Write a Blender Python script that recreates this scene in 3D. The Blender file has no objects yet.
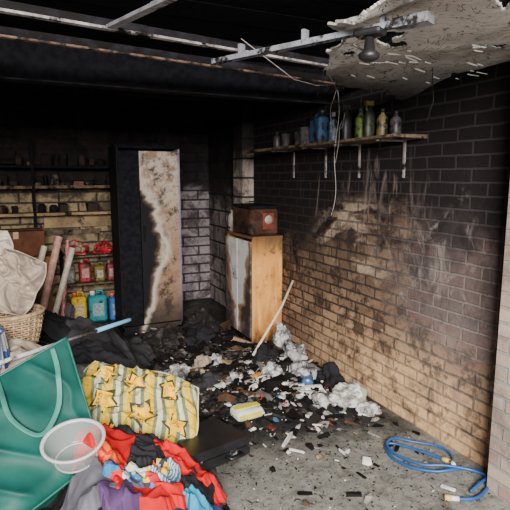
import bpy, math, random, bmesh
from mathutils import Vector, Matrix, noise, Euler
V=Vector
random.seed(7)
COL=bpy.context.scene.collection

# ------------------------------------------------------------------ materials
class Mat:
    def __init__(s,name):
        s.m=bpy.data.materials.new(name); s.m.use_nodes=True
        s.t=s.m.node_tree; s.t.nodes.clear()
        s.out=s.t.nodes.new('ShaderNodeOutputMaterial')
        s.b=s.t.nodes.new('ShaderNodeBsdfPrincipled')
        s.t.links.new(s.b.outputs[0],s.out.inputs[0])
    def put(s,sock,v):
        if isinstance(v,bpy.types.NodeSocket): s.t.links.new(v,sock)
        elif v is not None:
            if hasattr(sock.default_value,'__len__'):
                if isinstance(v,(int,float)): v=(v,)*len(sock.default_value)
                v=tuple(v)
                if len(sock.default_value)==4 and len(v)==3: v=v+(1,)
            sock.default_value=v
    def set(s,**k):
        for a,v in k.items(): s.put(s.b.inputs[a.replace('_',' ')],v)
    def math(s,op,a,b=None,clamp=False):
        n=s.t.nodes.new('ShaderNodeMath'); n.operation=op; n.use_clamp=clamp
        s.put(n.inputs[0],a)
        if b is not None: s.put(n.inputs[1],b)
        return n.outputs[0]
    def mul(s,a,b): return s.math('MULTIPLY',a,b)
    def plus(s,a,b): return s.math('ADD',a,b)
    def mx(s,*a):
        r=a[0]
        for b in a[1:]: r=s.math('MAXIMUM',r,b)
        return r
    def wob(s,n,k): return s.mul(s.math('SUBTRACT',n,.5),k)
    def mix(s,f,a,b,mode='MIX'):
        n=s.t.nodes.new('ShaderNodeMix'); n.data_type='RGBA'; n.blend_type=mode
        s.put(n.inputs[0],f); s.put(n.inputs[6],a); s.put(n.inputs[7],b)
        return n.outputs[2]
    def noise(s,vec,scale,detail=4,rough=.6,dist=0,col=False):
        n=s.t.nodes.new('ShaderNodeTexNoise')
        s.put(n.inputs['Vector'],vec); n.inputs['Scale'].default_value=scale
        n.inputs['Detail'].default_value=detail; n.inputs['Roughness'].default_value=rough
        n.inputs['Distortion'].default_value=dist
        return n.outputs[1 if col else 0]
    def vor(s,vec,scale,out='Color',feature='F1'):
        n=s.t.nodes.new('ShaderNodeTexVoronoi'); n.feature=feature
        s.put(n.inputs['Vector'],vec); n.inputs['Scale'].default_value=scale
        return n.outputs[out]
    def mr(s,v,a,b,c=0.,d=1.,smooth=True):
        n=s.t.nodes.new('ShaderNodeMapRange'); n.clamp=True
        if smooth: n.interpolation_type='SMOOTHSTEP'
        s.put(n.inputs[0],v)
        for i,x in enumerate((a,b,c,d)): n.inputs[1+i].default_value=x
        return n.outputs[0]
    def obj(s):
        n=s.t.nodes.new('ShaderNodeTexCoord'); return n.outputs['Object']
    def uv(s):
        n=s.t.nodes.new('ShaderNodeTexCoord'); return n.outputs['UV']
    def sep(s,v):
        n=s.t.nodes.new('ShaderNodeSeparateXYZ'); s.put(n.inputs[0],v); return n.outputs
    def comb(s,x,y,z):
        n=s.t.nodes.new('ShaderNodeCombineXYZ')
        for i,a in enumerate((x,y,z)): s.put(n.inputs[i],a)
        return n.outputs[0]
    def ramp(s,f,stops,const=False):
        n=s.t.nodes.new('ShaderNodeValToRGB'); s.put(n.inputs[0],f); r=n.color_ramp
        if const: r.interpolation='CONSTANT'
        while len(r.elements)<len(stops): r.elements.new(.5)
        for e,(p,c) in zip(r.elements,stops):
            e.position=p; e.color=tuple(c)+(1,)
        return n.outputs[0]
    def bump(s,h,strength=.5,dist=.02):
        n=s.t.nodes.new('ShaderNodeBump'); s.put(n.inputs['Height'],h)
        n.inputs['Strength'].default_value=strength; n.inputs['Distance'].default_value=dist
        s.put(s.b.inputs['Normal'],n.outputs[0])
    def brick(s,vec,c1,c2,mortar,w,h,ms,off=.5):
        n=s.t.nodes.new('ShaderNodeTexBrick'); s.put(n.inputs['Vector'],vec)
        s.put(n.inputs['Color1'],c1);s.put(n.inputs['Color2'],c2);s.put(n.inputs['Mortar'],mortar)
        n.inputs['Scale'].default_value=1; n.inputs['Mortar Size'].default_value=ms
        n.inputs['Mortar Smooth'].default_value=.25
        n.inputs['Brick Width'].default_value=w; n.inputs['Row Height'].default_value=h
        n.offset=off
        return n.outputs['Color'],n.outputs['Fac']
    def blob(s,a,b,a0,b0,ra,rb,d=None):
        x=s.math('DIVIDE',s.math('SUBTRACT',a,a0),ra); y=s.math('DIVIDE',s.math('SUBTRACT',b,b0),rb)
        e=s.math('SQRT',s.plus(s.mul(x,x),s.mul(y,y)))
        if d is not None: e=s.plus(e,d)
        return s.mr(e,1.,0.,0.,1.)

def simple(name,c,rough=.7,metal=0,vary=.25,scale=12,bump=.0,soot=0,sootscale=5,**k):
    m=Mat(name); o=m.obj()
    n=m.noise(o,scale,4,.65)
    col=m.mix(m.mr(n,.3,.7),tuple(x*(1-vary) for x in c),tuple(min(1,x*(1+vary)) for x in c))
    if soot:
        s_=m.mr(m.noise(o,sootscale,6,.7),.62-soot*.35,.7-soot*.25)
        col=m.mix(s_,col,(.012,.011,.011))
    m.set(Base_Color=col,Roughness=rough,Metallic=metal,**k)
    if rough>=.7: m.set(Specular_IOR_Level=.12)
    if bump: m.bump(m.noise(o,scale*3,5,.7),bump,.01)
    return m.m

def brick_wall_mat():
    m=Mat('sooty_brick'); o=m.obj(); x,y,z=m.sep(o)
    jit=m.noise(o,9,2,.5,col=True); jx,jy,jz=m.sep(jit)
    yy=m.plus(y,m.wob(jx,.014)); zz=m.plus(z,m.wob(jy,.012))
    vec=m.comb(yy,zz,0)
    big=m.noise(o,1.6,5,.6); med=m.noise(o,5,6,.7,.6); fine=m.noise(o,38,5,.7); med2=m.noise(o,7.5,6,.75,.3)
    c,fac=m.brick(vec,(.37,.245,.155),(.17,.103,.068),(.050,.040,.035),.225,.075,.008)
    c2,_=m.brick(vec,(.090,.070,.070),(.160,.078,.074),(.23,.19,.175),.225,.075,.007)
    near=m.mul(m.mr(y,3.4,1.9),m.mr(z,.30,.85))
    near=m.mx(near,m.mul(m.mr(z,1.25,1.55),.75))
    near=m.mr(m.plus(near,m.wob(med,1.6)),.2,.8)
    col=m.mix(near,c,c2)
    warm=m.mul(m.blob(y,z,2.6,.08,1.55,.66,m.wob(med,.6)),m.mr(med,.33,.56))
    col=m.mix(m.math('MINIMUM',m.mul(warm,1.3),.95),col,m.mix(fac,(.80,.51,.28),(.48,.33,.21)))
    ef=m.mr(m.noise(o,12,6,.75),.58,.70)
    col=m.mix(m.mul(ef,.45),col,(.44,.38,.33))
    # soot
    s=m.plus(m.plus(z,m.wob(med,.9)),m.wob(big,1.1))
    s=m.plus(s,m.mr(y,2.3,4.2,-.02,.25))
    soot=m.mr(s,.75,1.42,0,.985)
    plume=m.mul(m.blob(y,z,4.6,1.6,1.6,1.4,m.wob(med,1.6)),2.2)
    plume=m.math('MINIMUM',plume,.985)
    # vertical smoke streaks
    vs=m.noise(m.comb(m.mul(m.plus(y,m.wob(big,.25)),4.5),m.mul(z,.9),0),1.6,4,.6,.4)
    vst=m.mul(m.mr(vs,.48,.66),m.mr(z,.35,1.0,0,.85))
    patch=m.mr(m.noise(o,3.0,6,.74,1.2),.47,.63,0,.82)
    patch=m.mul(patch,m.mr(z,.05,.6,.35,1.))
    brickspot=m.mul(m.mr(med2,.49,.59,0,.75),m.mr(z,.0,.5,.6,1.))
    soot=m.mx(soot,plume,patch,brickspot,vst,m.mul(m.mr(z,.5,1.0),.50))
    col=m.mix(soot,col,m.mix(fac,(.010,.008,.009),(.028,.024,.026)))
    # burnt-clean pale areas (soft) over the soot
    sw=m.noise(m.comb(m.mul(m.plus(y,m.mul(z,.5)),1.15),m.mul(m.plus(z,m.wob(big,.5)),3.0),0),1.3,4,.6,1.0)
    area_=m.math('MINIMUM',m.mul(m.blob(y,z,3.10,1.12,.70,.44,m.wob(med,.7)),2.0),1.)
    st=m.mul(m.mul(m.mr(sw,.46,.60),area_),m.mr(fine,.25,.65,.35,1.))
    col=m.mix(m.mul(st,.78),col,m.mix(fac,(.50,.38,.28),(.20,.155,.12)))
    sv=m.noise(m.comb(m.mul(y,7),m.mul(z,1.1),2.),1.5,4,.6,.8)
    st2=m.mul(m.mr(sv,.54,.68),m.math('MINIMUM',m.mul(m.blob(y,z,3.1,1.45,1.0,.6),1.8),1.))
    col=m.mix(m.mul(st2,.40),col,(.30,.24,.21))
    sn=m.noise(m.comb(m.mul(y,3.2),m.mul(z,2.0),5.),1.7,4,.6,.9)
    st3=m.mul(m.mr(sn,.56,.70),m.math('MINIMUM',m.mul(m.blob(y,z,2.35,1.1,.65,.7),1.8),1.))
    col=m.mix(m.mul(st3,.42),col,(.36,.32,.30))
    haze=m.mul(m.blob(y,z,2.1,.75,.8,.8,m.wob(med,.9)),.25)
    col=m.mix(haze,col,(.34,.29,.27))
    m.set(Base_Color=col,Roughness=.85,Specular_IOR_Level=.15)
    h=m.math('SUBTRACT',m.mul(fine,.45),m.mul(fac,1.))
    m.bump(h,.85,.014)
    return m.m
def block_mat(name,ax,light,dark,sootlo,soothi,h=.225,w=.45,mort=(.05,.045,.04),grey=None,wb=.6):
    m=Mat(name); o=m.obj(); x,y,z=m.sep(o)
    a=(x,y)[ax]
    vec=m.comb(a,z,0); med=m.noise(o,3,6,.7,.5); fine=m.noise(o,30,5,.7); md=m.noise(o,8,6,.75,.5)
    c,fac=m.brick(vec,light,dark,mort,w,h,.012)
    if grey: c=m.mix(m.mr(x,1.2,1.5,0,.85),c,m.mix(fac,grey,(.04,.035,.045)))
    s=m.plus(z,m.wob(med,wb))
    col=m.mix(m.mr(s,sootlo,soothi,0,.98),c,(.008,.007,.009))
    col=m.mix(m.mr(med,.45,.60,0,.75),col,(.025,.02,.02))
    col=m.mix(m.mr(md,.50,.62,0,.6),col,(.03,.025,.024))
    m.set(Base_Color=col,Roughness=.85,Specular_IOR_Level=.12)
    m.bump(m.math('SUBTRACT',m.mul(fine,.3),fac),.7,.012)
    return m.m
def floor_mat():
    m=Mat('ashy_concrete'); o=m.obj(); x,y,z=m.sep(o)
    n1=m.noise(o,1.7,6,.65,.4); n2=m.noise(o,12,7,.75); n3=m.noise(o,90,3,.7)
    c=m.ramp(n2,[(.3,(.10,.10,.09)),(.5,(.20,.197,.178)),(.72,(.31,.305,.275))])
    c=m.mix(m.mr(n3,.54,.68,0,.45),c,(.40,.39,.36))
    c=m.mix(m.mr(m.noise(o,30,6,.75),.52,.64,0,.75),c,(.04,.04,.037))
    c=m.mix(m.mr(m.noise(o,4,6,.7,.5),.50,.66,0,.6),c,(.05,.05,.046))
    s=m.plus(m.mr(y,1.9,3.0,0,1),m.wob(n1,2.2)); s=m.plus(s,m.wob(n2,1.2))
    wet=m.mr(s,.15,.95,0,.95)
    c=m.mix(wet,c,(.014,.013,.013))
    m.set(Base_Color=c,Roughness=m.mr(n1,.4,.6,.45,.8),Specular_IOR_Level=.3)
    m.bump(m.plus(n2,m.mul(n3,.3)),.4,.010)
    return m.m

# ------------------------------------------------------------------ mesh accumulator
class Acc:
    def __init__(s): s.v=[];s.f=[];s.mi=[];s.uv=[];s.mats=[];s.sm=[]
    def mid(s,m):
        if m not in s.mats: s.mats.append(m)
        return s.mats.index(m)
    def add(s,vs,fs,m,uvs=None,smooth=False):
        b=len(s.v); s.v+= [tuple(v) for v in vs]; k=s.mid(m)
        for f in fs:
            s.f.append([b+i for i in f]); s.mi.append(k); s.sm.append(smooth)
            s.uv.append([uvs[i] for i in f] if uvs else [(0,0)]*len(f))
    def box(s,c,size,m,rot=(0,0,0),taper=1.,jit=0):
        M=Euler(rot).to_matrix(); c=V(c); h=V(size)/2; vs=[]
        for dz in(-1,1):
            k=taper if dz>0 else 1
            for dx,dy in((-1,-1),(1,-1),(1,1),(-1,1)):
                p=V((dx*h.x*k,dy*h.y*k,dz*h.z))+V([random.uniform(-jit,jit) for _ in range(3)])
                vs.append(c+M@p)
        s.add(vs,[(3,2,1,0),(4,5,6,7),(0,1,5,4),(1,2,6,5),(2,3,7,6),(3,0,4,7)],m)
    def rbox(s,c,size,r,m,rot=(0,0,0),seg=3,bulge=0):
        M=Euler(rot).to_matrix(); c=V(c); hx,hy,hz=[q/2 for q in size]
        def ring(ins,z,extra=0):
            rr=max(r-ins,.0005); o=[]
            for cx,cy,a0 in((hx-r,hy-r,0),(-hx+r,hy-r,90),(-hx+r,-hy+r,180),(hx-r,-hy+r,270)):
                for i in range(seg+1):
                    a=math.radians(a0+90*i/seg)
                    o.append(c+M@V((cx+math.cos(a)*(rr+extra),cy+math.sin(a)*(rr+extra),z)))
            return o
        e=min(r,hz)*.6
        rings=[ring(e,-hz),ring(0,-hz+e)]
        if bulge: rings+=[ring(0,-hz*.4,bulge*.8),ring(0,0,bulge),ring(0,hz*.4,bulge*.8)]
        rings+=[ring(0,hz-e),ring(e,hz)]
        n=len(rings[0]); vs=[p for q in rings for p in q]; fs=[]
        for k in range(len(rings)-1):
            for i in range(n):
                j=(i+1)%n; fs.append((k*n+i,k*n+j,(k+1)*n+j,(k+1)*n+i))
        fs.append(list(range(n))[::-1]); fs.append([(len(rings)-1)*n+i for i in range(n)])
        s.add(vs,fs,m,smooth=bool(bulge))
    def tube(s,pts,r,m,n=8,cap=True,flat=None):
        pts=[V(p) for p in pts]; vs=[];up=None
        for i,p in enumerate(pts):
            t=(pts[min(i+1,len(pts)-1)]-pts[max(i-1,0)]).normalized()
            if up is None:
                up=t.orthogonal().normalized() if flat is None else (V(flat)-t*V(flat).dot(t)).normalized()
            up=(up-t*up.dot(t)).normalized(); w=t.cross(up)
            ri=r[i] if isinstance(r,(list,tuple)) else r
            for k in range(n):
                a=2*math.pi*k/n
                vs.append(p+up*math.cos(a)*ri*(1 if flat is None else .12)+w*math.sin(a)*ri)
        fs=[]
        for i in range(len(pts)-1):
            for k in range(n):
                j=(k+1)%n; fs.append((i*n+k,i*n+j,(i+1)*n+j,(i+1)*n+k))
        if cap:
            fs.append(list(range(n))[::-1]); fs.append([(len(pts)-1)*n+k for k in range(n)])
        s.add(vs,fs,m,smooth=True)
    def lathe(s,c,prof,m,n=20,rot=(0,0,0),sx=1,sy=1,smooth=True):
        M=Euler(rot).to_matrix(); c=V(c); vs=[];fs=[]
        for r,z in prof:
            for k in range(n):
                a=2*math.pi*k/n; vs.append(c+M@V((r*math.cos(a)*sx,r*math.sin(a)*sy,z)))
        for i in range(len(prof)-1):
            for k in range(n):
                j=(k+1)%n; fs.append((i*n+k,i*n+j,(i+1)*n+j,(i+1)*n+k))
        if prof[0][0]>.0001: fs.append(list(range(n))[::-1])
        if prof[-1][0]>.0001: fs.append([(len(prof)-1)*n+k for k in range(n)])
        s.add(vs,fs,m,smooth=smooth)
    def shell(s,c,prof,m,n=48,rot=(0,0,0)):
        M=Euler(rot).to_matrix(); c=V(c); vs=[];fs=[]
        for r,z in prof:
            for k in range(n):
                a=2*math.pi*k/n; vs.append(c+M@V((r*math.cos(a),r*math.sin(a),z)))
        for i in range(len(prof)-1):
            for k in range(n):
                j=(k+1)%n; fs.append((i*n+k,i*n+j,(i+1)*n+j,(i+1)*n+k))
        s.add(vs,fs,m,smooth=True)
    def surf(s,fn,nu,nv,m,keep=None,smooth=True,flip=False):
        vs=[];uvs=[]
        for j in range(nv+1):
            for i in range(nu+1):
                u=i/nu;v=j/nv; vs.append(fn(u,v)); uvs.append((u,v))
        fs=[]
        for j in range(nv):
            for i in range(nu):
                if keep and not keep((i+.5)/nu,(j+.5)/nv): continue
                a=j*(nu+1)+i; q=(a,a+1,a+nu+2,a+nu+1)
                fs.append(q[::-1] if flip else q)
        s.add(vs,fs,m,uvs=uvs,smooth=smooth)
    def build(s,name,solid=0,bevel=0,offset=-1):
        me=bpy.data.meshes.new(name); me.from_pydata(s.v,[],s.f)
        for mm in s.mats: me.materials.append(mm)
        ul=me.uv_layers.new(name='UVMap')
        for p,k,sm,uv in zip(me.polygons,s.mi,s.sm,s.uv):
            p.material_index=k; p.use_smooth=sm
            for q in range(p.loop_total): ul.data[p.loop_start+q].uv=uv[q]
        me.validate(); me.update()
        o=bpy.data.objects.new(name,me); COL.objects.link(o)
        if bevel:
            b=o.modifiers.new('bev','BEVEL'); b.width=bevel; b.segments=2; b.limit_method='ANGLE'
        if solid:
            d=o.modifiers.new('sol','SOLIDIFY'); d.thickness=solid; d.offset=offset
        return o
def parent_to(name,kids):
    e=bpy.data.objects.new(name,None); COL.objects.link(e)
    for k in kids: k.parent=e
    return e
def nz(x,y,z=0): return noise.noise(V((x,y,z)))
def fold(x,y,seed,f=1.):
    p=V((x*f,y*f,seed*3.7)); w=noise.noise_vector(p*2.2)*.22; q=p+w
    a=(1-abs(noise.noise(q*4.2)))**4; b=(1-abs(noise.noise(q*9.5+V((5,3,1)))))**3
    return a*.65+b*.3+noise.noise(q*20)*.08

# ------------------------------------------------------------------ room shell
brick=brick_wall_mat()
blockR=block_mat('sooty_block_side',1,(.30,.26,.24),(.20,.17,.165),.95,1.65,.2,.42,(.03,.027,.027),wb=.9)
blockB=block_mat('cream_block_back',0,(.36,.28,.165),(.26,.20,.12),1.36,1.54,.12,.42,(.07,.05,.04),grey=(.26,.23,.26),wb=.3)
a=Acc(); a.box((2.35,2.25,1.25),(.2,5.2,2.5),brick); a.build('wall_right')
a=Acc(); a.box((2.35,5.6,1.25),(.2,1.5,2.5),blockR); a.build('wall_right_rear')
def pier_mat():
    m=Mat('pier_brick'); o=m.obj(); x,y,z=m.sep(o)
    vec=m.comb(m.plus(y,x),z,0); fine=m.noise(o,35,5,.7); med=m.noise(o,4,5,.7)
    c,fac=m.brick(vec,(.42,.35,.29),(.30,.21,.18),(.28,.26,.24),.225,.075,.009)
    c=m.mix(m.mr(m.plus(z,m.mul(med,.8)),1.4,2.5,0,.85),c,(.04,.035,.035))
    c=m.mix(m.mr(med,.45,.65,0,.55),c,(.10,.08,.07))
    m.set(Base_Color=c,Roughness=.85,Specular_IOR_Level=.2); m.bump(m.math('SUBTRACT',m.mul(fine,.4),fac),.8,.012)
    return m.m
a=Acc(); a.box((2.21,1.02,1.25),(.21,1.30,2.5),pier_mat()); a.build('trim_pier_front')
a=Acc(); a.box((2.19,4.98,1.25),(.14,.24,2.5),block_mat('pier_block',0,(.40,.33,.28),(.30,.25,.21),1.45,1.9,.2,.42,(.05,.04,.035))); a.build('trim_pier_rear')
a=Acc(); a.box((.7,6.35,1.25),(3.7,.2,2.5),blockB); a.build('wall_back')
a=Acc(); a.box((-1.05,3.0,1.25),(.2,6.6,2.5),block_mat('block_left',1,(.25,.21,.17),(.2,.16,.13),.8,1.6)); a.build('wall_left')
a=Acc(); a.box((.7,3.0,-.1),(3.7,6.9,.2),floor_mat()); a.build('floor')
a=Acc(); a.box((.7,-4.5,-.12),(14,8.1,.2),simple('driveway_concrete',(.25,.25,.24),.9)); a.build('driveway_ground')
charw=simple('charred_timber',(.007,.007,.010),.85,vary=.5,scale=20,bump=.6)
a=Acc()
for i in range(23): a.box((.7,-.1+.3*i,2.56),(3.5,.28,.04),charw,jit=.004)
a.box((.7,3.05,2.64),(3.7,6.9,.08),charw)
a.build('ceiling')

joistm=simple('scorched_joist',(.018,.017,.022),.8,vary=.6,scale=9,bump=.3,soot=.5)
pale=simple('pale_ash_timber',(.36,.32,.33),.75,vary=.45,scale=14,bump=.4,soot=.38,sootscale=9)
steel=simple('smoked_steel',(.30,.31,.35),.5,metal=.2,vary=.45,scale=9,soot=.36,sootscale=9)
steelr=simple('rusty_steel',(.26,.16,.12),.6,metal=.1,vary=.45,scale=16,soot=.5,sootscale=9)
def bar(name,p,q,w,h,m,m2=None):
    a=Acc(); p=V(p);q=V(q); d=q-p; L=d.length; M=d.to_track_quat('X','Z').to_euler()
    n=int(L/.25)
    for i in range(n):
        A=p+d*i/n; a.box(A+d/n/2,(L/n+.002,w,h),m,rot=M,jit=.0015)
    if m2: a.box((p+q)/2-V((0,0,h/2+.005)),(L,w*1.1,.010),m2,rot=M)
    return a.build(name)
bar('ceiling_joist',(-.94,2.02,2.23),(1.78,2.50,2.23),.028,.030,joistm,pale)
bar('ceiling_joist',(-.94,2.48,2.25),(2.24,3.02,2.25),.024,.035,joistm,steelr)
bar('ceiling_joist',(-.94,3.4,2.30),(2.24,3.5,2.30),.10,.24,charw,joistm)
bar('ceiling_joist',(-.94,4.4,2.38),(2.24,4.4,2.38),.06,.2,charw)
bar('ceiling_joist',(-.94,5.3,2.38),(2.24,5.3,2.38),.06,.2,charw)
bar('ceiling_batten',(.38,2.26,2.215),(.60,1.55,2.215),.035,.015,steel)
kids=[]
a=Acc(); p=V((.83,2.21,2.12)); q=V((1.24,1.32,2.12)); d=(q-p); M=d.to_track_quat('X','Z').to_euler(); c=(p+q)/2; w=M.to_matrix()@V((0,1,0))
a.box(c,(d.length,.028,.004),steel,rot=M)
for sgn in(-1,1): a.box(c+w*.016*sgn+V((0,0,-.008)),(d.length,.003,.02),steel,rot=M)
for k in range(3):
    pp=p+d*(k*2+1)/6; a.box(pp+V((0,0,.02)),(.015,.03,.04),steel,rot=M)
a.box(q-d*.06+V((0,0,-.010)),(.12,.060,.03),steel,rot=M)
kids.append(a.build('rail'))
blackm=simple('black_plastic',(.012,.012,.013),.45)
whitem=simple('white_plastic',(.50,.50,.49),.5,soot=.25)
a=Acc(); cx,cy=1.13,1.49
a.rbox((cx,cy,2.092),(.07,.10,.022),.01,blackm,rot=(0,0,.5))
a.lathe((cx,cy,2.0),[(.018,.0),(.034,.008),(.038,.022),(.02,.035),(.014,.085)],blackm,n=18)
a.tube([(cx-.03,cy,2.08),(cx-.06,cy+.01,2.05),(cx-.015,cy,2.03)],.004,blackm)
kids.append(a.build('motor_lamp')); parent_to('garage_door_opener',kids)

def pb_mat():
    m=Mat('scorched_plasterboard'); o=m.obj()
    n=m.noise(o,3,6,.7,.5); n2=m.noise(o,16,6,.75); n3=m.noise(o,6,4,.6,2.)
    c=m.ramp(n,[(.3,(.24,.22,.20)),(.42,(.42,.40,.37)),(.55,(.56,.54,.51)),(.75,(.66,.65,.63))])
    c=m.mix(m.mr(n2,.57,.67,0,.6),c,(.16,.13,.115))
    cr=m.mr(m.math('ABSOLUTE',m.math('SUBTRACT',n3,.5)),.014,.004)
    c=m.mix(m.mul(cr,.95),c,(.04,.03,.027))
    y=m.sep(o)[1]
    c=m.mix(m.mr(m.plus(y,m.mul(n,.9)),2.4,3.05,0,.9),c,(.03,.027,.026))
    m.set(Base_Color=c,Roughness=.9,Specular_IOR_Level=.2); m.bump(n2,.6,.02); return m.m
a=Acc(); pbm=pb_mat()
def pbf(u,v):
    x=.9+u*1.35; y=.5+v*2.25
    edge=max(0,1-abs(x-(1.05 if y<1.5 else 1.05+(y-1.5)*.55))/.15)
    return V((x,y,2.175+.03*nz(x*3,y*3)-.035*max(0,nz(x*1.7,y*1.7,4))-.05*edge*(.5+nz(x*8,y*8,2))-.05*max(0,(y-2.15)/.3)*(x-1.35)))
def pbk(u,v):
    x=.9+u*1.35; y=.5+v*2.25; r=.08*nz(x*5,y*5,2)+.04*nz(x*14,y*14,3)
    xe=1.06 if y<1.5 else 1.06+(y-1.5)*.52
    if x+r<xe: return False
    if y+r*1.4>2.45+.2*(x-1.5): return False
    h=nz(x*3.2,y*7.5,9)+.35*nz(x*15,y*15,1)
    return h<.44
a.surf(pbf,190,290,pbm,keep=pbk,smooth=False)
a.build('ceiling_plasterboard',solid=.010)
a=Acc(); pw=simple('torn_white_paper',(.68,.66,.63),.9)
for i in range(30):
    x=random.uniform(1.3,2.15);y=random.uniform(1.35,2.35); L=random.uniform(.02,.07); an=random.uniform(-.35,.15)
    if x<1.15+(y-1.5)*.55: continue
    dz=random.uniform(0,.03); dx=math.cos(an)*L;dy=math.sin(an)*L; w=random.uniform(.002,.004)
    z0=2.125
    a.add([(x,y,z0),(x+dx,y+dy,z0-dz*.4),(x+dx-w,y+dy+w,z0-dz*.4-w),(x-w,y+w*1.5,z0-.004)],[(0,1,2,3)],pw)
a.build('torn_ceiling_paper',solid=.001)

# ------------------------------------------------------------------ tall steel cabinet
def locker_mat():
    m=Mat('burnt_locker_paint_lit_edge'); o=m.obj(); x,y,z=m.sep(o)
    n=m.noise(o,2.6,4,.55,.5); n2=m.noise(o,9,5,.7)
    edge=m.plus(x,m.wob(n,.40))
    edge=m.math('SUBTRACT',edge,m.mul(m.blob(z,z,.85,.85,1.3,1.3),.20))
    paint=m.mix(m.mr(m.plus(z,n2),1.3,2.2),(.28,.18,.12),(.52,.44,.37))
    paint=m.mix(m.mr(n2,.44,.60,0,.8),paint,(.22,.13,.08))
    paint=m.mix(m.mr(m.noise(o,5,6,.75),.50,.62,0,.9),paint,(.035,.025,.022))
    paint=m.mix(m.mr(x,1.460,1.485,0,.6),paint,(.20,.17,.36))  # blue-violet light along the right edge, painted into the colour
    paint=m.mix(m.mr(m.plus(z,m.mul(n,.4)),.75,.35,0,.95),paint,(.03,.025,.022))
    c=m.mix(m.mr(edge,1.07,1.16),(.50,.44,.37),paint)
    c=m.mix(m.mr(edge,1.045,1.09),(.10,.065,.045),c)
    c=m.mix(m.mr(edge,1.01,1.06),(.008,.008,.009),c)
    m.set(Base_Color=c,Roughness=.7,Specular_IOR_Level=.15); m.bump(n2,.3,.01); return m.m
lk=locker_mat(); a=Acc()
X0,X1,Y0,Y1,Z1=.87,1.50,5.02,5.46,1.90
a.box(((X0+X1)/2,Y1-.01,Z1/2+.02),(X1-X0,.02,Z1-.06),lk)
a.box((X0+.01,(Y0+Y1)/2,Z1/2+.02),(.02,Y1-Y0,Z1-.06),lk); a.box((X1-.01,(Y0+Y1)/2,Z1/2+.02),(.02,Y1-Y0,Z1-.06),lk)
a.box(((X0+X1)/2,(Y0+Y1)/2,Z1),(X1-X0+.01,Y1-Y0+.01,.03),charw); a.box(((X0+X1)/2,(Y0+Y1)/2,.06),(X1-X0,Y1-Y0,.08),lk)
a.box((1.285,Y0-.008,.99),(.40,.022,1.74),lk)
a.box((.975,Y0-.03,.99),(.20,.022,1.74),charw,rot=(0,0,-.25))
a.box((1.115,Y0-.028,1.05),(.018,.02,.16),charw)
for q in(.5,1.0,1.5): a.box(((X0+X1)/2,(Y0+Y1)/2,q),(X1-X0-.04,Y1-Y0-.06,.015),lk)
for sx in(X0+.04,X1-.04):
    for sy in(Y0+.04,Y1-.04): a.box((sx,sy,.012),(.04,.04,.024),lk)
a.build('steel_storage_cabinet',bevel=.004)

# ------------------------------------------------------------------ low chipboard cabinet
def chip_mat():
    m=Mat('scorched_chipboard'); o=m.obj(); x,y,z=m.sep(o)
    n=m.noise(m.comb(m.mul(x,3),y,m.mul(z,.6)),4,5,.6,.3); f=m.noise(o,70,4,.7)
    c=m.ramp(n,[(.3,(.40,.15,.035)),(.5,(.68,.32,.085)),(.7,(.80,.45,.15))])
    c=m.mix(m.mr(f,.5,.7,0,.3),c,(.20,.08,.02))
    s=m.plus(z,m.mul(n,.45))
    c=m.mix(m.mr(s,1.03,1.3,0,.9),c,(.06,.035,.025))
    c=m.mix(m.mr(m.noise(o,6,6,.75),.56,.70,0,.8),c,(.07,.04,.025))
    c=m.mix(m.mr(s,.40,.20,0,.9),c,(.03,.02,.018))
    m.set(Base_Color=c,Roughness=.7,Specular_IOR_Level=.2); m.bump(f,.25,.005); return m.m
def whitedoor():
    m=Mat('burnt_white_laminate'); o=m.obj(); x,y,z=m.sep(o); n=m.noise(o,3,5,.6,.5)
    s=m.plus(m.mul(m.math('ABSOLUTE',m.math('SUBTRACT',y,4.5)),1.2),m.plus(m.mul(n,.5),m.mul(z,-.30)))
    c=m.mix(m.mr(s,.24,.30),(.66,.64,.64),(.34,.19,.11)); c=m.mix(m.mr(s,.29,.40),c,(.05,.035,.03))
    c=m.mix(m.mr(m.noise(o,7,5,.7),.5,.62,0,.35),c,(.25,.22,.24))
    m.set(Base_Color=c,Roughness=.5); return m.m
chip=chip_mat(); wd=whitedoor(); a=Acc()
cx0,cx1,cy0,cy1,ct=1.92,2.235,4.18,4.80,1.05
a.box(((cx0+cx1)/2,cy0+.009,ct/2+.01),(cx1-cx0,.018,ct-.03),chip); a.box(((cx0+cx1)/2,cy1-.009,ct/2+.01),(cx1-cx0,.018,ct-.03),chip)
a.box(((cx0+cx1)/2,(cy0+cy1)/2,ct),(cx1-cx0,cy1-cy0+.01,.025),chip); a.box(((cx0+cx1)/2,(cy0+cy1)/2,.08),(cx1-cx0-.02,cy1-cy0-.03,.02),chip)
a.box((cx1-.006,(cy0+cy1)/2,ct/2),(.008,cy1-cy0,ct-.04),chip)
for yy in(cy0+.155,cy1-.155): a.box((cx0-.010,yy,ct/2+.03),(.018,.298,ct-.13),wd)
for yy in(cy0+.28,cy1-.28): a.tube([(cx0-.02,yy,.75),(cx0-.045,yy,.75),(cx0-.045,yy,.63),(cx0-.02,yy,.63)],.005,steel)
a.box((cx0+.02,(cy0+cy1)/2,.03),(.016,cy1-cy0-.04,.06),charw)
a.build('chipboard_cabinet',bevel=.003)
tin=simple('sooty_brown_box',(.065,.030,.020),.7,vary=.6,scale=10,bump=.4,soot=.38)
a=Acc(); a.rbox((2.06,4.42,1.193),(.30,.40,.25),.03,tin,rot=(0,0,.06))
a.rbox((2.06,4.42,1.332),(.31,.41,.028),.03,charw,rot=(0.02,0,.06))
a.box((2.10,4.212,1.200),(.12,.010,.15),simple('red_label',(.17,.045,.032),.7,soot=.25,sootscale=14),rot=(0,0,.06))
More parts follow.
